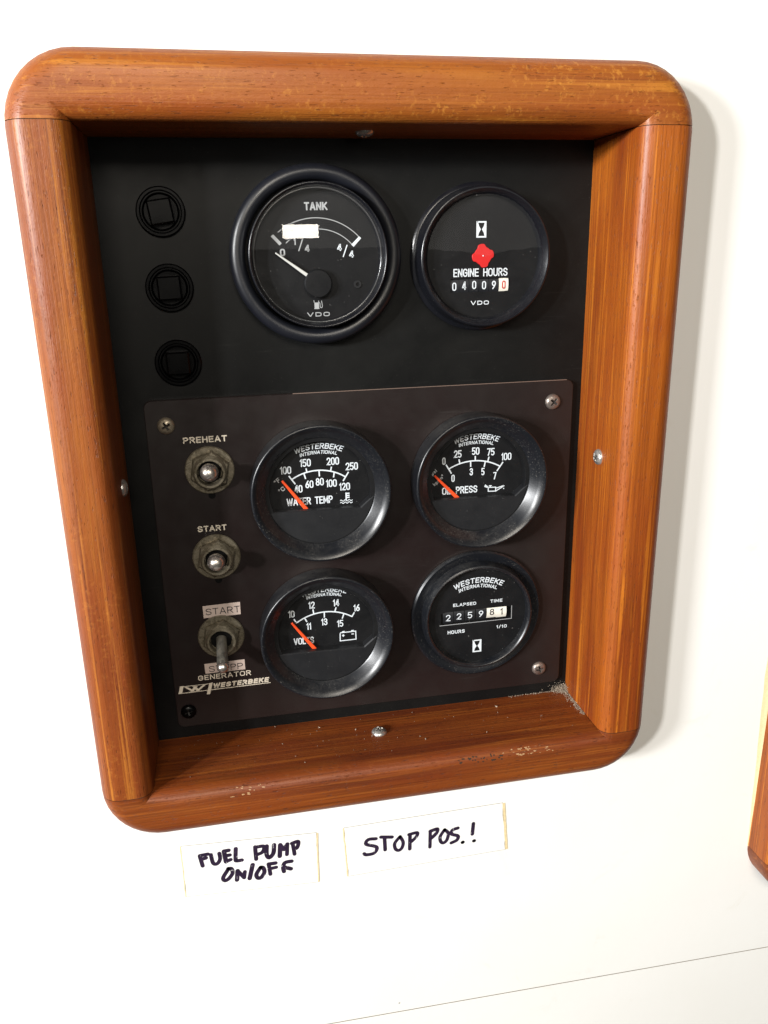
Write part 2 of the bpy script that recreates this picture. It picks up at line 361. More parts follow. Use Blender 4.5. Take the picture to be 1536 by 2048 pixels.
_g('H', .52, [(0, 0), (0, 1)], [(.52, 0), (.52, 1)], [(0, .52), (.52, .52)]); _g('I', 0.0, [(0, 0), (0, 1)])
_g('K', .54, [(0, 0), (0, 1)], [(.5, 1), (.02, .38)], [(.17, .56), (.54, 0)]); _g('L', .42, [(0, 1), (0, 0), (.42, 0)])
_g('M', .66, [(0, 0), (0, 1), (.05, 1), (.33, .2), (.61, 1), (.66, 1), (.66, 0)]); _g('N', .54, [(0, 0), (0, 1), (.04, 1), (.5, 0), (.54, 0), (.54, 1)])
_g('P', .5, [(0, 0), (0, 1), (.26, 1)] + _arc(.26, .73, .24, .27, 90, -90, 8) + [(0, .46)])
_g('R', .52, [(0, 0), (0, 1), (.28, 1)] + _arc(.28, .74, .22, .26, 90, -90, 8) + [(0, .48)], [(.27, .48), (.52, 0)])
_g('S', .52, _arc(.26, .75, .25, .25, 15, 180, 8) + [(.06, .62), (.46, .42)] + _arc(.26, .26, .26, .26, 25, -170, 8))
_g('T', .5, [(0, 1), (.5, 1)], [(.25, 1), (.25, 0)]); _g('U', .53, [(0, 1), (0, .27)] + _arc(.265, .27, .265, .27, 180, 360, 9) + [(.53, 1)])
_g('V', .56, [(0, 1), (.26, 0), (.3, 0), (.56, 1)]); _g('W', .84, [(0, 1), (.19, 0), (.22, 0), (.42, .95), (.62, 0), (.65, 0), (.84, 1)])
_g('/', .32, [(0, -.1), (.32, 1.1)]); _g('\u00b0', .2, _arc(.1, .88, .1, .12, 0, 360, 10)); _g('\u00b2', .22, [(0, 1.1), (.2, 1.1), (.02, .78), (.22, .78)])
_g('p', .34, [(0, -.3), (0, .62)], _arc(.17, .31, .17, .31, 0, 360, 12)); _g('s', .3, _arc(.15, .47, .14, .15, 20, 200, 6) + _arc(.15, .16, .15, .16, 40, -160, 6))
_g('i', 0.0, [(0, 0), (0, .62)], [(0, .8), (0, .9)]); _g('k', .3, [(0, 0), (0, 1)], [(.28, .62), (0, .25), (.3, 0)])
_g('g', .34, _arc(.17, .31, .17, .31, 0, 360, 12), [(.34, .62), (.34, -.2), (.05, -.28)]); _g('c', .3, _arc(.17, .31, .17, .31, 40, 320, 10)); _g('m', .56, [(0, 0), (0, .6), (.28, .6), (.28, 0)], [(.28, .6), (.56, .6), (.56, 0)])
def text(name, body, u, v, wid, cap, w, mat, parent, ang=0, bold=0.2, shear=0.0, anchor='l', arc=None, gap=0.30):
    """(u, v) is the left or middle end of the baseline; wid and cap in mm; bold = stroke weight over cap height; arc = radius of the baseline"""
    st = []; x = 0.0
    for ch in body:
        if ch == ' ': x += 0.62; continue
        gw, strokes = G[ch]
        for q in strokes: st.append([(x + a, b) for a, b in q])
        x += gw + gap + (bold - 0.2)
    x -= gap + (bold - 0.2)
    th = bold * cap; H = cap - th; sx = (wid - th) / max(x, 0.02) if x > 0.02 else 1.0
    ca, sa = math.cos(math.radians(ang)), math.sin(math.radians(ang))
    bm = bmesh.new()
    for i, q in enumerate(st):
        out = []
        if arc and len(q) < 8:
            q = [tuple(Vector(q[k]).lerp(Vector(q[k + 1]), t / 3)) for k in range(len(q) - 1) for t in range(3)] + [q[-1]]
        dir0 = (Vector(q[1]) - Vector(q[0])); dir0 = Vector((dir0.x * sx, dir0.y * H)).normalized() * th * 0.5
        dir1 = (Vector(q[-1]) - Vector(q[-2])); dir1 = Vector((dir1.x * sx, dir1.y * H)).normalized() * th * 0.5
        pl = [Vector((a * sx, b * H)) for a, b in q]
        if (pl[0] - pl[-1]).length > 1e-3: pl[0] = pl[0] - dir0; pl[-1] = pl[-1] + dir1; closed = False
        else: pl = pl[:-1]; closed = True
        for p in pl:
            X = p.x + th / 2 + shear * p.y - (wid / 2 if anchor == 'c' or arc else 0); Y = p.y + th / 2
            if arc: t = X / arc; X, Y = (arc + Y) * math.sin(t), (arc + Y) * math.cos(t) - arc
            out.append((u + X * ca - Y * sa, v + X * sa + Y * ca))
        ribbon(bm, out, th, w + 0.003 * (i % 5), closed=closed)
    return obj(name, bm, mat, parent)

# ------------------------------------------------------------------ frame profile
JT_H = 39.0; WALLW = 19.0
def frame_profile(width, ri=6.0, ro=8.0):
    inner = [(0, -3.2), (0, 12), (0, JT_H - ri)] + [(ri - ri * math.cos(a), JT_H - ri + ri * math.sin(a)) for a in [math.pi / 2 * k / 7 for k in range(1, 8)]]
    outer = [(ro - ro * math.cos(a), JT_H - ro + ro * math.sin(a)) for a in [math.pi / 2 * k / 8 for k in range(8, -1, -1)]] + [(0, WALLW - 0.5)]
    return inner, outer                     # outer is measured from the outer edge
def ring_bm(IL, IR, IB, IT, OL, OR, OB, OT, R, shrink=0.0):
    inner, outer = frame_profile(24)
    NA, NS = 10, 14
    def inner_c(s):
        s = s + shrink
        cs = [(IR + s, IT + s), (IL - s, IT + s), (IL - s, IB - s), (IR + s, IB - s)]; out = []
        for k in range(4):
            out += [cs[k]] * (NA + 1)
            a, b = cs[k], cs[(k + 1) % 4]
            out += [(a[0] + (b[0] - a[0]) * j / NS, a[1] + (b[1] - a[1]) * j / NS) for j in range(1, NS)]
        return out
    def outer_c(t):
        t = t + shrink; r = max(0.1, R - t); out = []
        cc = [(OR - R, OT - R, 0), (OL + R, OT - R, 90), (OL + R, OB + R, 180), (OR - R, OB + R, 270)]
        arcs = [[(cu + r * math.cos(math.radians(a0 + 90 * j / NA)), cv + r * math.sin(math.radians(a0 + 90 * j / NA))) for j in range(NA + 1)] for cu, cv, a0 in cc]
        for k in range(4):
            out += arcs[k]; a, b = arcs[k][-1], arcs[(k + 1) % 4][0]
            out += [(a[0] + (b[0] - a[0]) * j / NS, a[1] + (b[1] - a[1]) * j / NS) for j in range(1, NS)]
        return out
    rings = [(inner_c(s), w - shrink) for s, w in inner] + [(outer_c(t), w - shrink) for t, w in outer]
    bm = bmesh.new(); V = [[bm.verts.new(P(u, v, w)) for u, v in c] for c, w in rings]; n = len(V[0])
    for a, b in zip(V, V[1:]):
        for i in range(n):
            j = (i + 1) % n
            try: bm.faces.new((a[i], a[j], b[j], b[i]))
            except ValueError: pass
    bmesh.ops.remove_doubles(bm, verts=bm.verts, dist=1e-6)
    bmesh.ops.dissolve_degenerate(bm, dist=1e-7, edges=bm.edges)
    bmesh.ops.recalc_face_normals(bm, faces=bm.faces)
    return bm
def cut(bm, co, no):                        # keeps the side the normal points away from
    bmesh.ops.bisect_plane(bm, geom=bm.verts[:] + bm.edges[:] + bm.faces[:], plane_co=co, plane_no=no, clear_outer=True)
def build_frame(root, IL, IR, IB, IT, OL, OR, OB, OT, R, mats):
    args = (IL, IR, IB, IT, OL, OR, OB, OT, R); mid = (IL + IR) / 2; o = root.location
    Z, X = Vector((0, 0, 1)), Vector((1, 0, 0)); g = 0.12
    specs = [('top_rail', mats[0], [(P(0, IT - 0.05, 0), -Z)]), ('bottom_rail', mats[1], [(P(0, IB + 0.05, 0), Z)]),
             ('side_stile', mats[2], [(P(0, IT - 0.05 - 2 * g, 0), Z), (P(0, IB + 0.05 + 2 * g, 0), -Z), (P(mid, 0, 0), X)]),
             ('side_stile', mats[3], [(P(0, IT - 0.05 - 2 * g, 0), Z), (P(0, IB + 0.05 + 2 * g, 0), -Z), (P(mid, 0, 0), -X)])]
    for nm, mt, planes in specs:
        bm = ring_bm(*args)
        for co, no in planes: cut(bm, co, no)
        bmesh.ops.translate(bm, verts=bm.verts, vec=-o)
        obj(nm, bm, mt, root, 40)
    bm = ring_bm(*args, shrink=0.35); bmesh.ops.translate(bm, verts=bm.verts, vec=-o)
    obj('joint_core', bm, M['seam'], root, 40)

# ------------------------------------------------------------------ the wall
FR = dict(IL=-9.6, IR=189.1, IB=-156.7, IT=97.3, OL=-30.2, OR=211.4, OB=-178.8, OT=119.2, R=24.0)
F2 = dict(IL=312.7, IR=470.0, IB=-252.0, IT=60.0, OL=288.7, OR=494.0, OB=-275.0, OT=84.0, R=24.0)
def seam_v(u): return -319.8 - 0.0243 * (u - 60.1)
def wall_cells(u_breaks, v_breaks, holes):
    bm = bmesh.new(); vs = {}
    def vert(u, v, low):
        k = (u, v)
        if k not in vs: vs[k] = bm.verts.new(P(u, seam_v(u) + 0.38 if low else v, WALLW))
        return vs[k]
    for a, b in zip(u_breaks, u_breaks[1:]):
        for c, d in zip(v_breaks, v_breaks[1:]):
            if any(h[0] < (a + b) / 2 < h[1] and h[2] < (c + d) / 2 < h[3] for h in holes): continue
            bm.faces.new((vert(a, c, c == v_breaks[0]), vert(b, c, c == v_breaks[0]), vert(b, d, False), vert(a, d, False)))
    return bm
hA = (FR['IL'] - 10, FR['IR'] + 10, FR['IB'] - 10, FR['IT'] + 10); hB = (F2['IL'] - 10, F2['IR'] + 10, F2['IB'] - 10, F2['IT'] + 10)
bm = wall_cells(sorted([-700, hA[0], hA[1], hB[0], hB[1], 1000]), sorted([-320.0, hA[2], hA[3], hB[2], hB[3], 600]), [hA, hB])
ext = bmesh.ops.extrude_face_region(bm, geom=bm.faces[:])
for v in [g for g in ext['geom'] if isinstance(g, bmesh.types.BMVert)]: v.co.y += 0.012
bmesh.ops.recalc_face_normals(bm, faces=bm.faces)
wall = obj('wall', bm, M['wall']); tag(wall, kind='structure')
bm = bmesh.new(); prism(bm, [(-700, seam_v(-700) - 0.38), (1000, seam_v(1000) - 0.38), (1000, -800), (-700, -800)], WALLW - 12, WALLW, 0.06)
low = obj('wall', bm, M['wall']); tag(low, kind='structure')
bm = bmesh.new(); prism(bm, [(-700, -290), (1000, -290), (1000, -360), (-700, -360)], WALLW - 14, WALLW - 0.30)
obj('seam_filler', bm, M['groove'], wall)  # dark strip added nearly flush, stands for the shade in the seam

# ------------------------------------------------------------------ wooden frame round the instruments
fr = thing('wooden_frame', 'large varnished teak frame with rounded corners around the black instrument board', 'frame', 90, -30, WALLW)
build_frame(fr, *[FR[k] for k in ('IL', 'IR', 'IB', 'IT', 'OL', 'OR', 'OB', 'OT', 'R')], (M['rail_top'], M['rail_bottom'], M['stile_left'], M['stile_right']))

_screw = {}
def screw_mesh(mat_key, r=3.5, h=1.9, rot=0.4):
    k = (mat_key, rot)
    if k in _screw: return _screw[k]
    bm = bmesh.new(); NR, NS_ = 22, 72; rings = []; deep = set()
    for i in range(NR + 1):
        q = i / NR; rr = r * q; ring = []
        for j in range(NS_):
            a = 2 * math.pi * j / NS_; x, y = rr * math.cos(a), rr * math.sin(a)
            w = h * math.sqrt(max(0, 1 - (q ** 2.6) * 0.98))
            xr, yr = x * math.cos(rot) + y * math.sin(rot), -x * math.sin(rot) + y * math.cos(rot)
            slot = (abs(xr) < 0.42 and abs(yr) < 1.75) or (abs(yr) < 0.42 and abs(xr) < 1.75) or (abs(xr) + abs(yr) < 1.0)
            if slot: w -= 1.3 * max(0.35, 1 - rr / 2.4)
            vv = bm.verts.new(P(x, y, w)); ring.append(vv)
            if slot: deep.add(vv)
            if i == 0: break
        rings.append(ring)
    for a, b in zip(rings, rings[1:]):
        for j in range(NS_):
            jn = (j + 1) % NS_
            if len(a) == 1: bm.faces.new((a[0], b[j], b[jn]))
            else: bm.faces.new((a[j], a[jn], b[jn], b[j]))
    base = [bm.verts.new(P(r * math.cos(2 * math.pi * j / NS_), r * math.sin(2 * math.pi * j / NS_), -0.3)) for j in range(NS_)]
    for j in range(NS_): bm.faces.new((rings[-1][j], rings[-1][(j + 1) % NS_], base[(j + 1) % NS_], base[j]))
    bmesh.ops.recalc_face_normals(bm, faces=bm.faces)
    for f in bm.faces:
        if all(q in deep for q in f.verts): f.material_index = 1
    me = bpy.data.meshes.new('screw'); bm.to_mesh(me); bm.free(); me.materials.append(M[mat_key]); me.materials.append(M['recess'])
    for f in me.polygons: f.use_smooth = True
    me.set_sharp_from_angle(angle=math.radians(35)); _screw[k] = me; return me
def screw(parent, u, v, w, normal, mat_key, rot=0.4, label=None, scale=1.0):
    o = link('screw', screw_mesh(mat_key, rot=rot), None, parent)
    o.location = P(u, v, w) - parent.location; o.scale = (scale,) * 3
    nrm = D(normal); o.rotation_euler = Vector((0, -1, 0)).rotation_difference(nrm).to_euler()
    if label: o['label'] = label
    return o
screw(fr, 90.4, -156.7, 13.5, (0, 1, 0), 'screw', 0.3)
screw(fr, 90.2, 97.3, 15.5, (0, -1, 0), 'screw', 0.9)
screw(fr, 189.1, -31.2, 18.5, (-1, 0, 0), 'screw', 0.6)
screw(fr, -9.6, -31.0, 15.5, (1, 0, 0), 'screw', 0.2)

# ------------------------------------------------------------------ second frame at the right edge of the view
f2 = thing('wooden_frame', 'second teak frame mostly cut off by the right edge of the photo', 'frame', 390, -90, WALLW)
build_frame(f2, *[F2[k] for k in ('IL', 'IR', 'IB', 'IT', 'OL', 'OR', 'OB', 'OT', 'R')], (M['rail_top'], M['rail_bottom'], M['stile_right'], M['stile_right']))
bm = bmesh.new(); prism(bm, [(305, -262), (478, -262), (478, 68), (305, 68)], -5, -3); bmesh.ops.translate(bm, verts=bm.verts, vec=-f2.location)
obj('back_board', bm, M['black_panel'], f2)
bm = bmesh.new(); L_, R_ = [], []
for k in range(41):
    v = 60 - 312 * k / 40; wd = 3.6 * min(1, max(0.12, (v + 262) / 110)) + random.uniform(-0.25, 0.25)
    L_.append((288.9 - wd, v)); R_.append((289.4, v))
for i in range(40):
    a, b = L_[i], L_[i + 1]; c, d = R_[i + 1], R_[i]
    quad(bm, [P(*a, WALLW + 0.05), P(*b, WALLW + 0.05), P(b[0] + (c[0] - b[0]) * .4, c[1], WALLW + 0.55), P(a[0] + (d[0] - a[0]) * .4, d[1], WALLW + 0.55)])
    quad(bm, [P(a[0] + (d[0] - a[0]) * .4, d[1], WALLW + 0.55), P(b[0] + (c[0] - b[0]) * .4, c[1], WALLW + 0.55), P(*c, WALLW + 1.6), P(*d, WALLW + 1.6)])
bmesh.ops.translate(bm, verts=bm.verts, vec=-f2.location); obj('sealant_bead', bm, M['sealant'], f2, 60)

# ------------------------------------------------------------------ boards
bp_ = thing('instrument_board', 'matt black board filling the wooden frame behind all the gauges', 'panel', 90, -30, -3)
bm = bmesh.new(); prism(bm, [(-12, -159), (191.5, -159), (191.5, 99.7), (-12, 99.7)], -6, -3); bmesh.ops.translate(bm, verts=bm.verts, vec=-bp_.location)
obj('board', bm, M['black_panel'], bp_)

pn = thing('generator_panel', 'dark brown screwed-on control plate with switches and four gauges inside the frame', 'panel', 92, -75, -3)
bm = bmesh.new(); prism(bm, rrect(0, -149.6, 184, 0, 3.2), -2.95, 0, 0.25); bmesh.ops.translate(bm, verts=bm.verts, vec=-pn.location)
obj('plate', bm, M['brown_panel'], pn)
bm = bmesh.new(); ribbon(bm, [(60, 0.02), (120, 0.03), (180.8, 0.02)], 0.30, -0.10); bmesh.ops.translate(bm, verts=bm.verts, vec=-pn.location)
o = obj('pale_edge', bm, M['edge'], pn)
screw(pn, 8.1, -10.4, 0, (0, 0, 1), 'old_screw', 0.5, 'tarnished brass-coloured cross-head screw', 1.0)
screw(pn, 174.6, -9.4, 0, (0, 0, 1), 'panel_screw', 0.9)
screw(pn, 173.3, -141.0, 0, (0, 0, 1), 'panel_screw', 0.2)
screw(pn, 5.2, -141.8, 0, (0, 0, 1), 'socket', 0.2, 'blackened screw')
def ptext(body, u, v, wid, cap, mat='tan_print', parent=pn, w=0.06, **k):
    l = parent.location; return text('lettering', body, u - l.x / MM, v - l.z / MM, wid, cap, w + l.y / MM, M[mat], parent, **k)
ptext('PREHEAT', 14.2, -18.2, 17.7, 2.6)
ptext('START', 16.7, -56.8, 12.1, 2.6)
ptext('GENERATOR', 10.8, -126.95, 23.5, 2.5, bold=0.17)
ptext('WESTERBEKE', 16.9, -131.45, 25.0, 2.45, shear=0.22, bold=0.27)
bm = bmesh.new()
def rb(L, wd, w=0.06, **k):
    ribbon(bm, L, wd, w, **k)
def polyf(bm, pts, w):
    a = sum(pts[i][0] * pts[(i + 1) % len(pts)][1] - pts[(i + 1) % len(pts)][0] * pts[i][1] for i in range(len(pts)))
    if a < 0: pts = pts[::-1]
    quad(bm, [P(u, v, w) for u, v in pts])
polyf(bm, [(1.5, -132.5), (2.6, -128.7), (4.2, -128.7), (3.1, -132.5)], 0.06)
rb([(2.6, -129.0), (15.6, -129.0)], 0.30, 0.064)
rb([(2.2, -132.25), (42.8, -131.95)], 0.36, 0.068)
polyf(bm, [(13.9, -134.2), (15.4, -134.2), (17.0, -128.6), (15.5, -128.6)], 0.072)
for a, b in (((5.0, -129.3), (8.2, -131.9)), ((7.4, -131.9), (9.6, -129.5)), ((8.6, -129.4), (10.4, -131.9)), ((9.8, -131.9), (13.4, -129.2))):
    polyf(bm, [(a[0] - .7, a[1]), (a[0] + .7, a[1]), (b[0] + .7, b[1]), (b[0] - .7, b[1])], 0.076 + 0.003 * a[0] / 5)
bmesh.ops.translate(bm, verts=bm.verts, vec=-pn.location); o = obj('maker_emblem', bm, M['tan_print'], pn)
for kv in ((23.9, -41.0), (23.6, -79.3)):
    bm = bmesh.new(); lathe(bm, [(1.5, 0.01), (1.5, 0.05), (0, 0.05)], 20, *kv); bmesh.ops.translate(bm, verts=bm.verts, vec=-pn.location)
    obj('keyway_hole', bm, M['dark'], pn)

# stickers (lie on the plate: things of their own)
def sticker(label, corners, body, tx, ty, wid, cap):
    cu = sum(c[0] for c in corners) / 4; cv = sum(c[1] for c in corners) / 4
    t = thing('sticker', label, 'sticker', cu, cv, 0.08, 'small printed stickers round the lowest switch')
    bm = bmesh.new(); prism(bm, [(c[0] - cu, c[1] - cv) for c in corners], 0, 0.14, 0.03); obj('paper', bm, M['tan_sticker'], t)
    text('lettering', body, tx - cu, ty - cv, wid, cap, 0.17, M['ink'], t, bold=0.12)
sticker('small START sticker in black capitals above the long toggle switch', [(15.7, -90.9), (31.9, -90.5), (31.85, -96.4), (15.7, -96.7)], 'START', 16.8, -95.35, 14.8, 3.1)
sticker('small STOPP sticker half hidden behind the long toggle lever', [(14.1, -118.9), (31.9, -118.7), (31.95, -123.7), (14.2, -123.75)], 'STOPP', 15.9, -123.2, 15.1, 3.0)

# ------------------------------------------------------------------ toggle switches
def toggle(label, u, v, tilt, long_):
    t = thing('toggle_switch', label, 'switch', u, v, 0, 'toggle switches on the brown plate')
    bm = bmesh.new(); lathe(bm, [(5.5, 0.1), (10.1, 0.1), (10.2, 0.5), (9.8, 0.9), (6.5, 1.0)], 56); obj('washer', bm, M['nickel'], t, 30)
    bm = bmesh.new(); lathe(bm, [(5.0, 1.0), (8.6, 1.0), (8.6, 2.6), (7.9, 3.3), (5.2, 3.4)], 6, ph=0.35); obj('nut', bm, M['nickel'], t, 30)
    bm = bmesh.new()
    pr = [(6.9, 3.2)]
    for k in range(3): pr += [(6.9, 3.5 + k * 0.8), (6.45, 3.9 + k * 0.8)]
    pr += [(6.6, 6.0), (6.1, 6.5), (5.3, 6.5), (5.0, 6.0), (4.9, 2.2), (0, 2.0)]
    lathe(bm, pr, 48); obj('bushing', bm, M['nickel'], t, 30)
    bm = bmesh.new(); lathe(bm, [(4.8, 2.5), (4.6, 3.4), (0, 4.2)], 32); obj('dark_hole_core', bm, M['dark'], t, 30)  # black cone stands in for the shade down the bushing hole
    L = 20.5 if long_ else 17.0
    prof = [(2.3, 3.2), (2.3, 6), (2.45, L - 5.2), (2.5, L - 3.0)]
    bl = [(2.45, L - 3.0)] + arc_prof(0, L - 2.6, 2.75, -12, 90, 8)
    ax = Matrix.Translation(P(0, 0, 4)) @ Matrix.Rotation(math.radians(tilt), 4, 'X') @ Matrix.Translation(-P(0, 0, 4))
    bm = bmesh.new(); lathe(bm, prof, 28); bm.transform(ax); obj('lever', bm, M['lever'], t, 50)
    sc = 1.0 if long_ else 1.34
    bm = bmesh.new(); lathe(bm, bl, 32); bm.transform(Matrix.Translation(P(0, 0, L - 2)) @ Matrix.Scale(sc, 4) @ Matrix.Translation(-P(0, 0, L - 2))); bm.transform(ax)
    obj('lever_tip', bm, M['ball'], t, 60)
    return t
toggle('tarnished toggle switch right under the word PREHEAT', 23.9, -29.9, -13, False)
toggle('tarnished toggle switch under the printed word START, middle one of three', 23.6, -68.4, -14, False)
toggle('toggle switch with long lever flipped down over the STOPP sticker', 22.6, -106.0, 30, True)

# ------------------------------------------------------------------ square push buttons
for (u, v, rot, lab) in ((14.0, 71.3, 8, 'black square push button, topmost of the column at upper left'),
                         (14.6, 43.4, 2, 'black square push button, middle of the column at upper left'),
                         (15.2, 14.4, 1, 'black square push button, lowest of the column at upper left')):
    t = thing('push_button', lab, 'button', u, v, -3, 'black push buttons left of the tank gauge')
    bm = bmesh.new(); lathe(bm, [(9.2, 0.05), (9.2, 1.0), (8.7, 1.5), (7.9, 1.5), (7.4, 0.8), (7.0, 0.8), (6.6, 1.3), (6.2, 0.4), (0, 0.3)], 56); obj('collar', bm, M['socket'], t, 30)
    bm = bmesh.new(); prism(bm, rrect(-4.5, -4.5, 4.5, 4.5, 0.5, 2), 0.3, 3.8, 0.6); bm.transform(Matrix.Rotation(math.radians(-rot), 4, 'Y')); obj('key_cap', bm, M['socket'], t)

# ------------------------------------------------------------------ gauges
def arc3(p0, pm, p1, n=24):
    ax, ay = p0; bx, by = pm; cx_, cy_ = p1
    d = 2 * (ax * (by - cy_) + bx * (cy_ - ay) + cx_ * (ay - by))
    ux = ((ax**2 + ay**2) * (by - cy_) + (bx**2 + by**2) * (cy_ - ay) + (cx_**2 + cy_**2) * (ay - by)) / d
    uy = ((ax**2 + ay**2) * (cx_ - bx) + (bx**2 + by**2) * (ax - cx_) + (cx_**2 + cy_**2) * (bx - ax)) / d
    r = math.hypot(ax - ux, ay - uy); a0 = math.atan2(ay - uy, ax - ux); a1 = math.atan2(cy_ - uy, cx_ - ux)
    return [(ux + r * math.cos(a0 + (a1 - a0) * k / n), uy + r * math.sin(a0 + (a1 - a0) * k / n)) for k in range(n + 1)]
def needle_part(t, base, tip, wb, wt, w, mat, name='needle'):
    b, q = Vector(base), Vector(tip); d = (q - b).normalized(); n = Vector((-d.y, d.x))
    bm = bmesh.new(); prism(bm, [tuple(b + n * wb / 2), tuple(b - n * wb / 2), tuple(q - n * wt / 2), tuple(q + n * wt / 2)], w, w + 0.7, 0.18)
    obj(name, bm, mat, t)
DW = 0.86
def small_gauge(name, label, cat, u, v):
    t = thing(name, label, cat, u, v, 0, 'round gauges on the brown plate')
    bm = bmesh.new()
    prof = [(29.2, 0.05), (29.7, 0.5), (29.7, 10.6)] + arc_prof(28.9, 10.7, 0.8, 0, 110, 4) + [(26.2, 9.2), (23.9, 6.3), (23.4, 5.9)]
    lathe(bm, prof, 128); obj('bezel', bm, M['bezel'], t, 40)
    bm = bmesh.new(); lathe(bm, [(23.6, 5.5), (21.8, 5.4), (21.6, 5.1), (21.9, 0.6), (22.4, 0.55)], 96); obj('inner_mask', bm, M['dial'], t, 40)
    bm = bmesh.new(); lathe(bm, [(22.2, 0.8), (0, 0.8)], 72); obj('dial_face', bm, M['dial'], t)
    bm = bmesh.new()
    arcp = [(23.45 * math.cos(a), 23.45 * math.sin(a)) for a in [math.radians(-7 - (180 - 7 - 19.5) * k / 20) for k in range(21)]]
    prism(bm, [(16.9, -8.35)] + arcp, 1.0, 5.65, 0.45); obj('half_cover', bm, M['cover'], t)
    bm = bmesh.new(); lathe(bm, [(23.8, 6.2), (0, 6.4)], 72); face_out(bm); obj('glass', bm, M['glass'], t)
    return t
def prints(t, strokes, mat, wd=0.56, w=DW, name='scale_marks'):
    bm = bmesh.new()
    for i, s in enumerate(strokes): ribbon(bm, s, wd, w + 0.004 * i)
    obj(name, bm, mat, t)
def maker_arc(t, w=DW, mat='print', cu=0.3, y1=17.5, y2=15.3, w1=20.3, w2=15.8, c1=2.4, c2=1.5, r1=28, r2=32):
    text('lettering', 'WESTERBEKE', cu, y1, w1, c1, w, M[mat], t, arc=r1, shear=0.15, bold=0.15)
    text('lettering', 'INTERNATIONAL', cu, y2, w2, c2, w, M[mat], t, arc=r2, shear=0.15, bold=0.165)
def nums(t, L, cap=3.35, dw=1.62, mat='print', w=DW):
    for s, u, v in L:
        n = len(s); wid = sum(0.95 if ch == '1' else dw for ch in s) + 0.25 * (n - 1) - (0.1 if n == 1 else 0)
        text('number', s, u, v - cap / 2, wid, cap, w, M[mat], t, anchor='c', bold=0.145)

# water temperature
g = small_gauge('water_temperature_gauge', 'round black gauge reading WATER TEMP, upper left on the brown plate', 'gauge', 69.2, -41.2)
maker_arc(g)
nums(g, [('100', -13.97, 9.06), ('150', -5.5, 11.75), ('200', 6.3, 11.7), ('250', 14.4, 8.9), ('40', -9.0, 0.5), ('60', -4.2, 2.2), ('80', 0.3, 3.0), ('100', 5.3, 2.0), ('120', 11.0, 0.1)])
prints(g, [arc3((-11.72, 4.77), (0.1, 8.1), (11.61, 4.29)), [(-12.8, 6.5), (-10.2, 2.7)], [(-5.3, 9.3), (-4.95, 7.3)], [(5.6, 9.3), (5.15, 7.4)], [(12.9, 6.5), (10.4, 2.6)],
           [(-6.3, 7.0), (-5.7, 4.7)], [(0.2, 7.9), (0.25, 5.4)], [(6.7, 6.8), (6.3, 4.5)]], M['print'])
text('lettering', 'WATER TEMP', -14.3, -6.8, 19.9, 3.3, DW, M['print'], g, bold=0.15)
text('unit_mark', '°F', -18.2, 3.0, 2.6, 2.0, DW, M['dim_print'], g, ang=38)
text('unit_mark', '°C', -16.6, -1.0, 2.8, 2.0, DW, M['dim_print'], g, ang=38)
wave = lambda y: [(8.8 + 5.4 * k / 16, y + 0.32 * math.sin(k * math.pi / 2.6)) for k in range(17)]
prints(g, [[(11.5, -2.7), (11.5, -6.1)], [(11.5, -3.1), (13.0, -3.1)], [(11.5, -4.0), (13.0, -4.0)], [(11.5, -4.9), (13.0, -4.9)]], M['print'], 0.55, name='temperature_symbol')
prints(g, [wave(-6.2), wave(-7.2)], M['print'], 0.30, DW + 0.03, name='temperature_symbol')
needle_part(g, (-5.6, -9.1), (-15.8, 4.9), 1.75, 0.95, 2.0, M['needle'])

# oil pressure
g = small_gauge('oil_pressure_gauge', 'round black gauge reading OIL PRESS, upper right on the brown plate', 'gauge', 139.3, -41.4)
maker_arc(g, cu=0.0)
nums(g, [('0', -14.7, 8.5), ('25', -8.4, 11.3), ('50', -0.2, 12.1), ('75', 6.8, 11.3), ('100', 14.1, 8.7), ('0', -10.5, 0.4), ('3', -2.1, 2.8), ('5', 3.3, 2.5), ('7', 8.9, 0.2)])
prints(g, [arc3((-12.34, 4.85), (-0.5, 7.75), (11.2, 4.4)), [(-13.75, 6.8), (-11.2, 2.6)], [(-7.85, 8.9), (-7.4, 7.0)], [(-0.35, 9.9), (-0.35, 7.8)], [(6.0, 9.1), (5.5, 7.1)], [(12.6, 6.3), (9.8, 2.3)],
           [(-2.5, 7.5), (-2.4, 5.1)], [(4.3, 6.9), (3.8, 4.6)]], M['print'])
text('lettering', 'OIL PRESS', -15.5, -6.9, 16.3, 3.3, DW, M['print'], g, bold=0.15)
CAN = [[(5.97, -5.03), (9.4, -5.17), (9.44, -7.0), (5.94, -6.85), (5.97, -5.03)], [(9.53, -5.54), (10.14, -5.53), (13.07, -4.71), (13.26, -4.85), (9.68, -6.89)], [(5.91, -5.15), (4.31, -4.48), (4.6, -3.86), (5.84, -4.9)], [(6.2, -4.32), (7.54, -4.3)], [(6.87, -4.37), (6.92, -4.98)], [(12.95, -6.04), (13.45, -6.04)]]
prints(g, CAN, M['print'], 0.42, name='oil_can_symbol')
text('unit_mark', 'psi', -19.9, 2.3, 2.8, 1.6, DW, M['dim_print'], g, ang=38)
text('unit_mark', 'kg/cm²', -18.9, -2.6, 6.0, 1.5, DW, M['dim_print'], g, ang=42)
needle_part(g, (-8.2, -9.0), (-19.3, 2.5), 1.75, 0.95, 2.0, M['needle'])

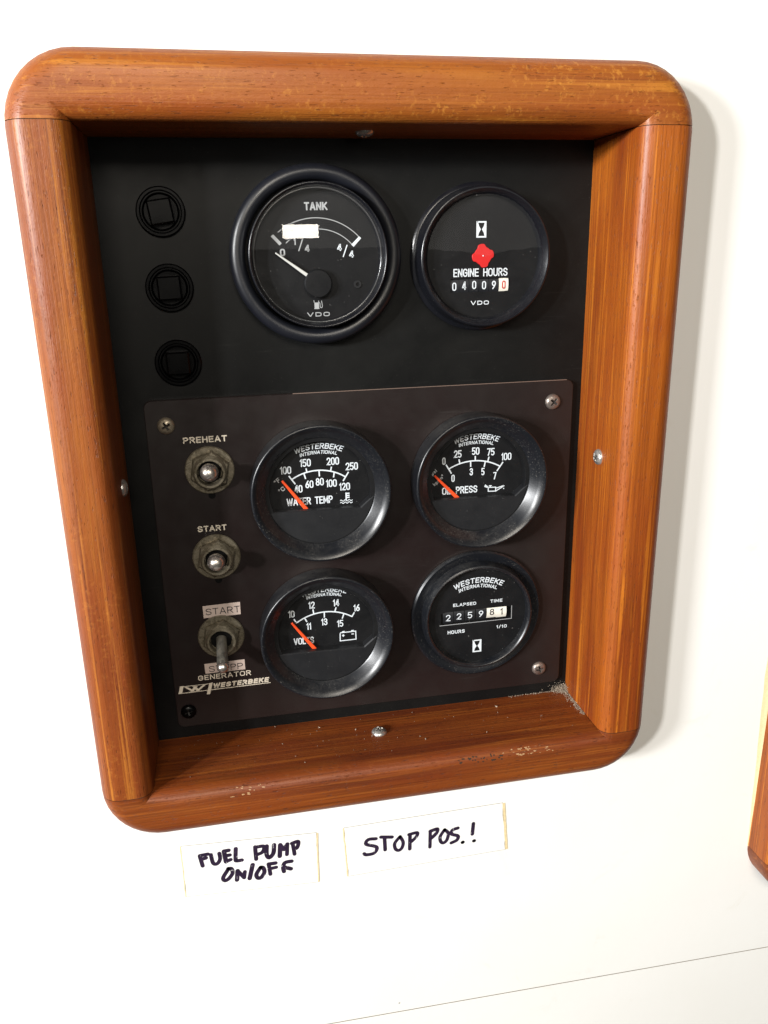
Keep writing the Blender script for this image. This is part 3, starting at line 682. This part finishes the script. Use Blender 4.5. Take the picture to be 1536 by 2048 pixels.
# volts
g = small_gauge('voltmeter', 'round black gauge reading VOLTS, lower left on the brown plate', 'gauge', 69.0, -107.8)
maker_arc(g, cu=0.1, y1=18.5, y2=16.5)
nums(g, [('10', -14.9, 9.2), ('12', -5.7, 12.6), ('14', 5.4, 12.6), ('16', 14.7, 9.1), ('11', -7.4, 2.4), ('13', -0.3, 3.8), ('15', 6.9, 2.2)])
prints(g, [arc3((-12.83, 4.67), (-0.2, 8.7), (12.41, 5.04)), [(-13.95, 6.6), (-12.7, 4.5)], [(-5.2, 10.5), (-4.9, 8.3)], [(5.3, 10.4), (4.7, 8.4)], [(13.6, 7.0), (12.3, 4.85)], [(-9.1, 6.6), (-8.2, 4.7)], [(-0.15, 8.4), (-0.2, 5.9)], [(8.8, 6.9), (7.9, 4.5)]], M['print'])
text('lettering', 'VOLTS', -14.6, -6.2, 9.2, 3.3, DW, M['print'], g, bold=0.15)
prints(g, [[(6.7, -2.5), (13.9, -2.45), (13.95, -6.5), (6.6, -6.55), (6.7, -2.75)], [(7.6, -2.05), (8.8, -2.0)], [(11.8, -2.0), (13.0, -1.95)], [(7.5, -4.0), (8.7, -4.0)], [(8.1, -3.4), (8.1, -4.6)], [(11.9, -3.7), (13.0, -3.7)]], M['print'], 0.45, name='battery_symbol')
needle_part(g, (-4.6, -9.4), (-15.1, 5.5), 1.75, 0.95, 2.0, M['needle'])

# elapsed time meter
def hourglass(t, cu, cv, wd, ht, w):
    prints(t, [[(cu - wd / 2 + .3, cv + ht / 2 - .3), (cu + wd / 2 - .3, cv + ht / 2 - .3), (cu + wd / 2 - .3, cv - ht / 2 + .3), (cu - wd / 2 + .3, cv - ht / 2 + .3), (cu - wd / 2 + .3, cv + ht / 2)]], M['print'], 0.62, w, 'hourglass_symbol')
    bm = bmesh.new(); h, x = ht / 2 - .55, wd / 2 - .75
    polyf(bm, [(cu - wd / 2 + .5, cv + h), (cu - x, cv + h), (cu - x * .75, cv + h * .5), (cu - 0.2, cv), (cu - x * .75, cv - h * .5), (cu - x, cv - h), (cu - wd / 2 + .5, cv - h)], w + .01)
    polyf(bm, [(cu + wd / 2 - .5, cv + h), (cu + x, cv + h), (cu + x * .75, cv + h * .5), (cu + 0.2, cv), (cu + x * .75, cv - h * .5), (cu + x, cv - h), (cu + wd / 2 - .5, cv - h)], w + .01)
    obj('hourglass_symbol', bm, M['print'], t)
def wheels(t, L, cap, w, rad=6.0, wid=4.6):
    """counter wheels: short drums behind the window, one numeral each"""
    for s, u, v, mat, tm, dw in L:
        bm = bmesh.new(); n = 10; vs = []
        for k in range(n + 1):
            a = math.radians(-32 + 64 * k / n)
            vs.append([bm.verts.new(P(u + sx * wid / 2, v + rad * math.sin(a), w - rad + rad * math.cos(a))) for sx in (-1, 1)])
        for a, b in zip(vs, vs[1:]): bm.faces.new((a[0], a[1], b[1], b[0]))
        o = obj('counter_wheel', bm, M[mat], t, 60)
        if s: 
            n_ = text('numeral', s, u, v - cap / 2, dw, cap, w + 0.05, M[tm], o, anchor='c', bold=0.14)
t = thing('elapsed_time_meter', 'black hour counter marked ELAPSED TIME, lower right on the brown plate', 'hour meter', 140.3, -107.5, 0, 'round gauges on the brown plate')
bm = bmesh.new(); lathe(bm, [(30.8, 0.05), (31.3, 0.4), (31.3, 2.0), (30.6, 2.7), (29.3, 2.6), (27.2, 1.5), (26.2, 1.3)], 128); obj('flange', bm, M['bezel'], t, 40)
bm = bmesh.new(); lathe(bm, [(26.6, 1.2), (26.3, 4.6), (25.6, 6.3), (24.9, 6.6), (24.2, 6.2), (23.8, 5.2), (23.6, 1.5)], 128); obj('bezel', bm, M['bezel'], t, 40)
bm = bmesh.new(); prism(bm, [(24 * math.cos(k * math.pi / 40), 24 * math.sin(k * math.pi / 40)) for k in range(80)], 0.2, 0.4); obj('back_plate', bm, M['dark'], t)
# dial with a cut-out window
bm = bmesh.new(); W0, W1, H0, H1 = -17.6, 16.7, -3.5, 2.9
out = [(23.7 * math.cos(k * math.pi / 40), 23.7 * math.sin(k * math.pi / 40)) for k in range(80)]
def dial_with_window(bm, R, W0, W1, H0, H1, w, depth):
    n = 96; o_ = [bm.verts.new(P(R * math.cos(2 * math.pi * k / n), R * math.sin(2 * math.pi * k / n), w)) for k in range(n)]
    mu, mv = (W0 + W1) / 2, (H0 + H1) / 2; inn, dn = [], []
    for k in range(n):
        x, y = R * math.cos(2 * math.pi * k / n) - mu, R * math.sin(2 * math.pi * k / n) - mv
        s = min((W1 - W0) / 2 / max(1e-6, abs(x)), (H1 - H0) / 2 / max(1e-6, abs(y)))
        inn.append(bm.verts.new(P(mu + x * s, mv + y * s, w))); dn.append(bm.verts.new(P(mu + x * s, mv + y * s, w - depth)))
    for k in range(n):
        j = (k + 1) % n
        bm.faces.new((o_[k], o_[j], inn[j], inn[k])); bm.faces.new((inn[k], inn[j], dn[j], dn[k]))
    bmesh.ops.recalc_face_normals(bm, faces=bm.faces)
dial_with_window(bm, 23.7, W0, W1, H0, H1, 3.0, 1.4); obj('dial_face', bm, M['dial'], t)
wheels(t, [('2', -14.0, -0.2, 'wheel', 'print', 2.2), ('2', -8.75, 0.1, 'wheel', 'print', 2.2), ('5', -3.45, 0.2, 'wheel', 'print', 2.2), ('9', 1.95, 0.3, 'wheel', 'print', 2.2), ('8', 7.3, 0.6, 'cream', 'ink', 2.2), ('1', 12.0, 0.35, 'cream', 'ink', 1.2)], 3.2, 2.75, 6.0, 5.0)
prints(t, [[(16.9, 3.0), (16.9, -3.65), (-18.2, -3.65)]], M['dim_print'], 0.28, 3.03, 'window_line')
for s, u, v, wd, cp in (('ELAPSED', -11.7, 5.3, 11.1, 1.55), ('TIME', 6.3, 5.5, 5.9, 1.55), ('HOURS', -14.3, -8.4, 8.3, 1.75), ('1/10', 9.6, -8.0, 5.1, 1.55)):
    text('lettering', s, u, v, wd, cp, 3.05, M['print'], t)
text('lettering', 'WESTERBEKE', 0.4, 16.3, 23.4, 2.6, 3.05, M['print'], t, arc=25, shear=0.12, bold=0.17)
text('lettering', 'INTERNATIONAL', 0.2, 13.9, 18.4, 1.75, 3.05, M['print'], t, arc=23, shear=0.12, bold=0.18)
hourglass(t, 0.15, -16.0, 4.3, 6.4, 3.05)
bm = bmesh.new(); lathe(bm, [(24.1, 5.6), (0, 5.7)], 72); face_out(bm); obj('glass', bm, M['glass'], t)

# engine hours meter
t = thing('engine_hours_meter', 'black engine hours counter with red flower-shaped disc, right of the tank gauge', 'hour meter', 140.3, 52.2, -3)
bm = bmesh.new(); lathe(bm, [(29.3, 0.05), (29.4, 1.0), (28.6, 1.7), (27.9, 1.9), (27.4, 9.6)] + arc_prof(26.5, 10.0, 0.8, 0, 110, 4) + [(24.9, 9.3), (23.9, 7.6), (23.6, 5.0), (23.6, 2.2)], 128); obj('bezel', bm, M['bezel_gloss'], t, 40)
bm = bmesh.new(); lathe(bm, [(23.9, 3.0), (0, 3.0)], 4); bm.free()
bm = bmesh.new(); dial_with_window(bm, 23.9, -13.7, 11.9, -13.5, -8.1, 6.0, 1.4); obj('dial_face', bm, M['dial'], t)
bm = bmesh.new(); prism(bm, [(23.5 * math.cos(k * math.pi / 40), 23.5 * math.sin(k * math.pi / 40)) for k in range(80)], 1.0, 1.6); obj('back_plate', bm, M['dark'], t)
wheels(t, [(s, u, v, 'wheel', 'print', 1.75) for s, u, v in (('0', -12.0, -11.2), ('4', -7.8, -10.9), ('0', -3.5, -10.7), ('0', 0.75, -10.9), ('9', 5.0, -10.9))] + [('0', 9.3, -10.9, 'cream', 'red_print', 1.6)], 3.3, 5.7, 6.5, 4.1)
bm = bmesh.new(); pts = []
for k in range(72):
    a = 2 * math.pi * k / 72; l = 4.15 + 0.50 * math.tanh(2.4 * math.cos(4 * (a - math.radians(100)))); pts.append((-0.1 + l * math.cos(a), 0.7 + l * math.sin(a)))
prism(bm, pts, 6.05, 6.6, 0.12); ds = obj('red_disc', bm, M['red'], t, 30)
bm = bmesh.new(); lathe(bm, [(0.28, 6.6), (0.25, 6.9), (0, 6.95)], 12, -0.15, 0.7); obj('pin', bm, M['print'], t)
text('lettering', 'ENGINE HOURS', -12.5, -7.4, 23.2, 3.2, 6.05, M['print'], t, bold=0.145)
text('lettering', 'VDO', -4.95, -18.7, 7.8, 1.65, 6.05, M['print'], t)
hourglass(t, -0.85, 10.9, 4.2, 6.3, 6.05)
bm = bmesh.new(); lathe(bm, [(24.2, 8.9), (0, 9.3)], 72); face_out(bm); obj('glass', bm, M['glass'], t)

# tank gauge
t = thing('tank_gauge', 'large fuel TANK gauge with thick black outer ring at the top of the black board', 'gauge', 72.2, 54.1, -3)
bm = bmesh.new(); lathe(bm, [(33.6, 0.05), (33.9, 2.0), (33.9, 5.0)] + arc_prof(30.9, 5.6, 3.0, 0, 180, 12) + [(27.8, 2.0)], 144); obj('outer_ring', bm, M['rubber'], t, 50)
bm = bmesh.new(); lathe(bm, [(27.0, 0.2), (27.0, 12.6)] + arc_prof(26.5, 12.9, 0.45, 0, 140, 4) + [(25.6, 12.2), (24.6, 8.8), (24.4, 7.0)], 128); obj('bezel', bm, M['bezel_gloss'], t, 40)
bm = bmesh.new(); lathe(bm, arc_prof(24.9, 10.4, 0.34, -60, 240, 8), 128); obj('lens_rim', bm, M['lens_rim'], t, 60)
bm = bmesh.new(); lathe(bm, [(25.9, 7.0), (0, 7.0)], 96); obj('dial_face', bm, M['dial'], t)
dw = 7.06
text('lettering', 'TANK', -4.3, 16.9, 9.0, 2.95, dw, M['dim_print'], t)
prints(t, [arc3((-14.9, 9.0), (-0.6, 14.15), (16.85, 6.8))], M['dim_print'], 0.3, dw, 'scale_marks')
prints(t, [arc3((-12.0, 5.0), (0.2, 10.05), (13.9, 4.1))], M['dim_print'], 0.3, dw + 0.02, 'scale_marks')
bm = bmesh.new(); polyf(bm, [(13.6, 4.1), (14.5, 3.2), (17.6, 6.4), (16.8, 7.1)], dw + 0.04); obj('full_mark', bm, M['print'], t)
bm = bmesh.new(); polyf(bm, [(-17.7, 7.6), (-16.7, 8.3), (-13.6, 5.0), (-14.5, 4.2)], dw + 0.04); obj('empty_mark', bm, M['dim_print'], t)
text('number', '0', -13.5, 0.2, 2.0, 2.8, dw, M['dim_print'], t, anchor='c')
def fraction(a, b, u, v, mat):
    text('number', a, u - 2.35, v - 0.3, 1.9 if a != '1' else 0.9, 2.6, dw, M[mat], t, anchor='c')
    text('number', b, u + 2.35, v - 2.9, 1.9, 2.6, dw, M[mat], t, anchor='c')
    prints(t, [[(u - 1.0, v - 2.6), (u + 0.75, v + 1.9)]], M[mat], 0.42, dw + 0.02, 'number')
fraction('1', '4', -6.2, 4.6, 'dim_print'); fraction('4', '4', 11.2, 2.1, 'print')
text('lettering', 'VDO', -5.0, -23.0, 9.0, 1.65, dw, M['dim_print'], t)
bm = bmesh.new(); polyf(bm, [(-2.1, -20.1), (0.0, -20.1), (-0.15, -19.6), (-0.15, -17.6), (-1.95, -17.6), (-1.95, -19.6)], dw + .01)
ribbon(bm, [(-2.0, -17.6), (-2.15, -16.7)], 0.25, dw + .02); ribbon(bm, [(-0.3, -17.6), (-0.2, -16.9)], 0.25, dw + .02)
ribbon(bm, [(-0.2, -17.5), (0.25, -17.9), (0.3, -19.3), (0.6, -19.7), (1.0, -19.6), (1.2, -19.0), (1.1, -18.2), (0.9, -16.9)], 0.24, dw + .03); obj('pump_symbol', bm, M['dim_print'], t)
bm = bmesh.new(); lathe(bm, [(5.6, 7.1), (5.5, 9.4), (5.0, 9.9), (0, 10.1)], 56, -0.3, -10.3); obj('hub_cap', bm, M['dial'], t, 40)
needle_part(t, (-3.6, -7.7), (-16.4, 1.5), 1.4, 0.5, 8.7, M['grey_needle'])
bm = bmesh.new(); lathe(bm, [(0.75, 7.4), (0.8, 7.6), (1.45, 7.6), (1.55, 7.1)], 24, 15.6, -11.0); obj('stop_eyelet', bm, M['cover'], t, 40)
bm = bmesh.new(); lathe(bm, [(25.7, 12.4), (0, 12.4)], 96); face_out(bm); obj('glass', bm, M['glass'], t)

# ------------------------------------------------------------------ handwritten labels on the wall
HAND_A = [[(-22.7, 9.15), (-21.86, 3.59)], [(-22.68, 9.47), (-19.07, 9.64)], [(-22.3, 7.3), (-20.07, 7.72)], [(-17.78, 9.16), (-17.27, 4.84), (-16.34, 3.57), (-14.97, 3.93), (-13.85, 6.07), (-13.98, 9.15)], [(-11.83, 9.92), (-11.34, 3.94)], [(-11.83, 9.92), (-9.72, 10.0)], [(-11.46, 7.27), (-9.35, 7.34)], [(-11.13, 4.14), (-9.17, 4.72)], [(-6.45, 10.33), (-6.93, 4.77), (-6.56, 3.6), (-4.17, 3.53)], [(2.28, 9.65), (2.36, 2.77)], [(2.27, 9.42), (5.83, 9.46), (6.37, 8.18), (5.22, 6.03), (2.84, 5.29)], [(7.56, 9.15), (7.27, 4.46), (8.44, 2.57), (10.41, 4.82), (10.95, 9.23)], [(13.21, 2.39), (13.78, 8.71)], [(13.78, 8.71), (15.29, 5.82)], [(15.29, 5.82), (17.1, 8.57)], [(17.1, 8.57), (16.58, 2.72)], [(20.11, 2.29), (19.56, 8.35)], [(19.18, 8.52), (21.85, 9.12), (22.18, 7.87), (21.35, 5.65), (19.88, 5.35)], [(-10.5, -0.16), (-13.26, -4.49), (-12.64, -6.39), (-10.72, -5.57), (-8.9, -2.95), (-9.17, -0.41), (-10.68, -0.02)], [(-7.16, -7.13), (-6.51, -1.98)], [(-6.51, -1.98), (-3.8, -6.44)], [(-3.8, -6.44), (-3.26, -3.18)], [(0.54, 0.01), (-1.33, -7.41)], [(4.11, -2.11), (1.93, -5.53), (2.36, -7.79), (3.93, -7.86), (5.59, -5.28), (5.28, -2.72), (4.11, -2.11)], [(7.83, -0.9), (8.32, -6.88)], [(7.82, -0.99), (11.04, -1.03)], [(8.2, -3.71), (11.21, -3.47)], [(18.52, -1.4), (15.42, -1.63), (14.41, -4.09), (14.67, -6.56)], [(15.0, -4.2), (17.98, -5.64)]]
HAND_B = [[(-24.86, 4.88), (-28.6, 5.05), (-29.63, 2.58), (-24.7, 0.08), (-25.85, -3.09), (-29.63, -3.48), (-30.79, -2.62)], [(-22.43, 5.39), (-17.06, 4.41)], [(-20.72, 4.76), (-20.54, -2.29)], [(-13.16, 4.02), (-15.77, 0.67), (-15.55, -2.57), (-13.93, -3.84), (-12.28, -2.54), (-11.69, 0.56), (-13.16, 4.02)], [(-8.27, 3.77), (-8.46, -4.02)], [(-8.81, 4.38), (-4.82, 4.75), (-5.12, 2.56), (-7.6, 0.13)], [(1.75, 4.2), (1.56, -4.78)], [(1.75, 4.39), (5.22, 5.05), (4.78, 2.7), (2.29, 0.26)], [(8.93, 4.01), (6.72, 0.42), (7.0, -2.54), (8.39, -3.57), (10.06, -2.13), (10.77, 1.62), (8.93, 4.01)], [(15.6, 3.78), (12.82, 3.05), (12.55, 0.78), (15.64, -0.87), (15.09, -3.17), (12.3, -4.29)], [(17.97, -5.07), (18.2, -4.98)], [(23.41, 5.03), (22.94, -1.09)], [(23.73, -5.21), (24.01, -5.13)]]
def paper_label(label, cu, cv, corners, strokes, wd, edges):
    t = thing('paper_label', label, 'label', cu, cv, WALLW + 0.03, 'handwritten paper labels below the frame')
    cs = [(a - cu, b - cv) for a, b in corners]
    def side(i, j, n=10, amp=0.15):
        a, b = cs[i], cs[j]; return [(a[0] + (b[0] - a[0]) * k / n + random.uniform(-amp, amp) * (0 < k), a[1] + (b[1] - a[1]) * k / n + random.uniform(-amp, amp) * 0.4 * (0 < k)) for k in range(n)]
    outl = side(0, 1, 8, 0.05) + side(1, 2, 8, 0.3) + side(2, 3, 8, 0.05) + side(3, 0, 8, 0.3)
    bm = bmesh.new(); prism(bm, outl, 0, 0.16, 0.04); obj('paper', bm, M['paper'], t)
    bm = bmesh.new(); ribbon(bm, outl, 0.50, 0.02, closed=True); obj('grey_outline', bm, M['tape_line'], t)
    for i, wdt in edges:
        a, b = (cs[1], cs[2]) if i else (cs[0], cs[3]); s = 1 if i else -1
        bm = bmesh.new(); L = []
        for k in range(13):
            f = k / 12; x = a[0] + (b[0] - a[0]) * f; y = a[1] + (b[1] - a[1]) * f
            L.append((x + s * wdt * 0.5 + random.uniform(-.14, .14), y))
        ribbon(bm, L, wdt, 0.20); obj('tape_edge', bm, M['tape_edge'], t)
    bm = bmesh.new()
    for k, s in enumerate(strokes): ribbon(bm, smooth_stroke(s), wd * random.uniform(0.93, 1.08), 0.19 + 0.006 * (k % 7), caps=True)
    obj('handwriting', bm, M['marker'], t)
paper_label('white paper label with handwritten FUEL PUMP ON/OFF, the left of two', 27.6, -214.6, [(-2.8, -198.8), (58.3, -202.4), (58.1, -230.3), (-3.0, -226.6)], HAND_A, 2.0, ((0, 0.5), (1, 0.7)))
paper_label('white paper label with handwritten STOP POS.!, the right of two', 111.4, -215.6, [(71.5, -202.1), (149.5, -201.4), (151.5, -228.9), (72.7, -229.8)], HAND_B, 1.85, ((0, 0.7), (1, 1.3)))

# ------------------------------------------------------------------ lint and chips
bm = bmesh.new()
def grain(bm, c, s):
    for k in range(3):
        d = [Vector((random.uniform(-1, 1), random.uniform(-1, 1), random.uniform(-1, 1))) * s * MM for _ in range(3)]
        try: quad(bm, [c + d[0], c + d[1], c + d[2]])
        except ValueError: pass
for k in range(2200):
    t_ = random.random() ** 1.7; side = random.random() ** 1.35
    if side < 0.45: c = P(189.0 - abs(random.gauss(0, 3.0)), -156.5 + abs(random.gauss(0, 1.6)), -2.6 + abs(random.gauss(0, 1.5)))
    elif side < 0.75: c = P(189.0 - abs(random.gauss(0, 1.3)), -156.5 + random.random() * 0.5, -2.5 + 24 * t_)
    else: c = P(189 - 30 * t_ ** 2, -156.5 + random.random() * 0.3, -2.8 + random.random() * 0.9)
    grain(bm, c, random.uniform(0.10, 0.34))
for k in range(60):
    c = P(188.5 - abs(random.gauss(0, 3)), -156.2 + abs(random.gauss(0, 1.5)), -2 + abs(random.gauss(0, 2))); d = Vector((random.uniform(-1, 1), random.uniform(-.6, .2), random.uniform(-.3, 1))) * 3.2 * MM
    n = Vector((0.05 * MM, 0, 0.06 * MM)); e = c + d + Vector((0, 0, -0.6 * MM)); mid = c + d * .5 + Vector((0.4 * MM, 0, 0.3 * MM))
    quad(bm, [c, c + n, mid + n, mid]); quad(bm, [mid, mid + n, e + n, e])
o = obj('corner_lint', bm, M['lint']); tag(o, 'clump of grey beige lint in the lower right inner corner of the frame', 'lint', kind='stuff')
bm = bmesh.new()
for k in range(75):
    c = P(random.uniform(0, 186), -156.55, random.uniform(-2, 30)); grain(bm, c, random.choice((0.15, 0.2, 0.2, 0.35)))
for u, w_ in ((64, 6), (80, 9), (150, 5), (168, 18), (110, 24), (63.6, 4)): grain(bm, P(u, -156.4, w_), 0.6)
o = obj('dust_specks', bm, M['lint']); tag(o, 'pale dust specks scattered on the inner face of the bottom rail', 'dust', kind='stuff')
bm = bmesh.new()
def on_roundover(u, a):                 # a in degrees: 0 = inner face, 90 = front face, on the bottom rail
    ri = 6.0; r_ = ri + 0.06; return P(u, FR['IB'] - ri + r_ * math.cos(math.radians(a)), JT_H - ri + r_ * math.sin(math.radians(a)))
for (u0, u1, a0, a1, n) in ((140, 165, 45, 75, 34), (18, 40, 45, 85, 16)):
    for k in range(n):
        u = u0 + (u1 - u0) * min(1, max(0, random.gauss(0.5, 0.22))); a = random.uniform(a0, a1); L = random.uniform(0.3, 1.5); h = random.uniform(2, 6)
        quad(bm, [on_roundover(u, a), on_roundover(u + L, a + random.uniform(-2, 4)), on_roundover(u + L * .9, a + h), on_roundover(u + L * .2, a + h * random.uniform(.5, 1))])
o = obj('varnish_chip', bm, M['chip'], None); bmesh_move = [setattr(v, 'co', v.co - fr.location) for v in o.data.vertices]; o.parent = fr; o['kind'] = 'stuff'
bm = bmesh.new()
for k in range(34):
    u = random.uniform(121, 142); a = random.uniform(52, 80); L = random.uniform(0.4, 1.2)
    quad(bm, [on_roundover(u, a), on_roundover(u + L, a + 1), on_roundover(u + L * .8, a + 7), on_roundover(u + L * .1, a + 5)])
o = obj('dark_scar', bm, M['seam'], None); [setattr(v, 'co', v.co - fr.location) for v in o.data.vertices]; o.parent = fr; o['kind'] = 'stuff'
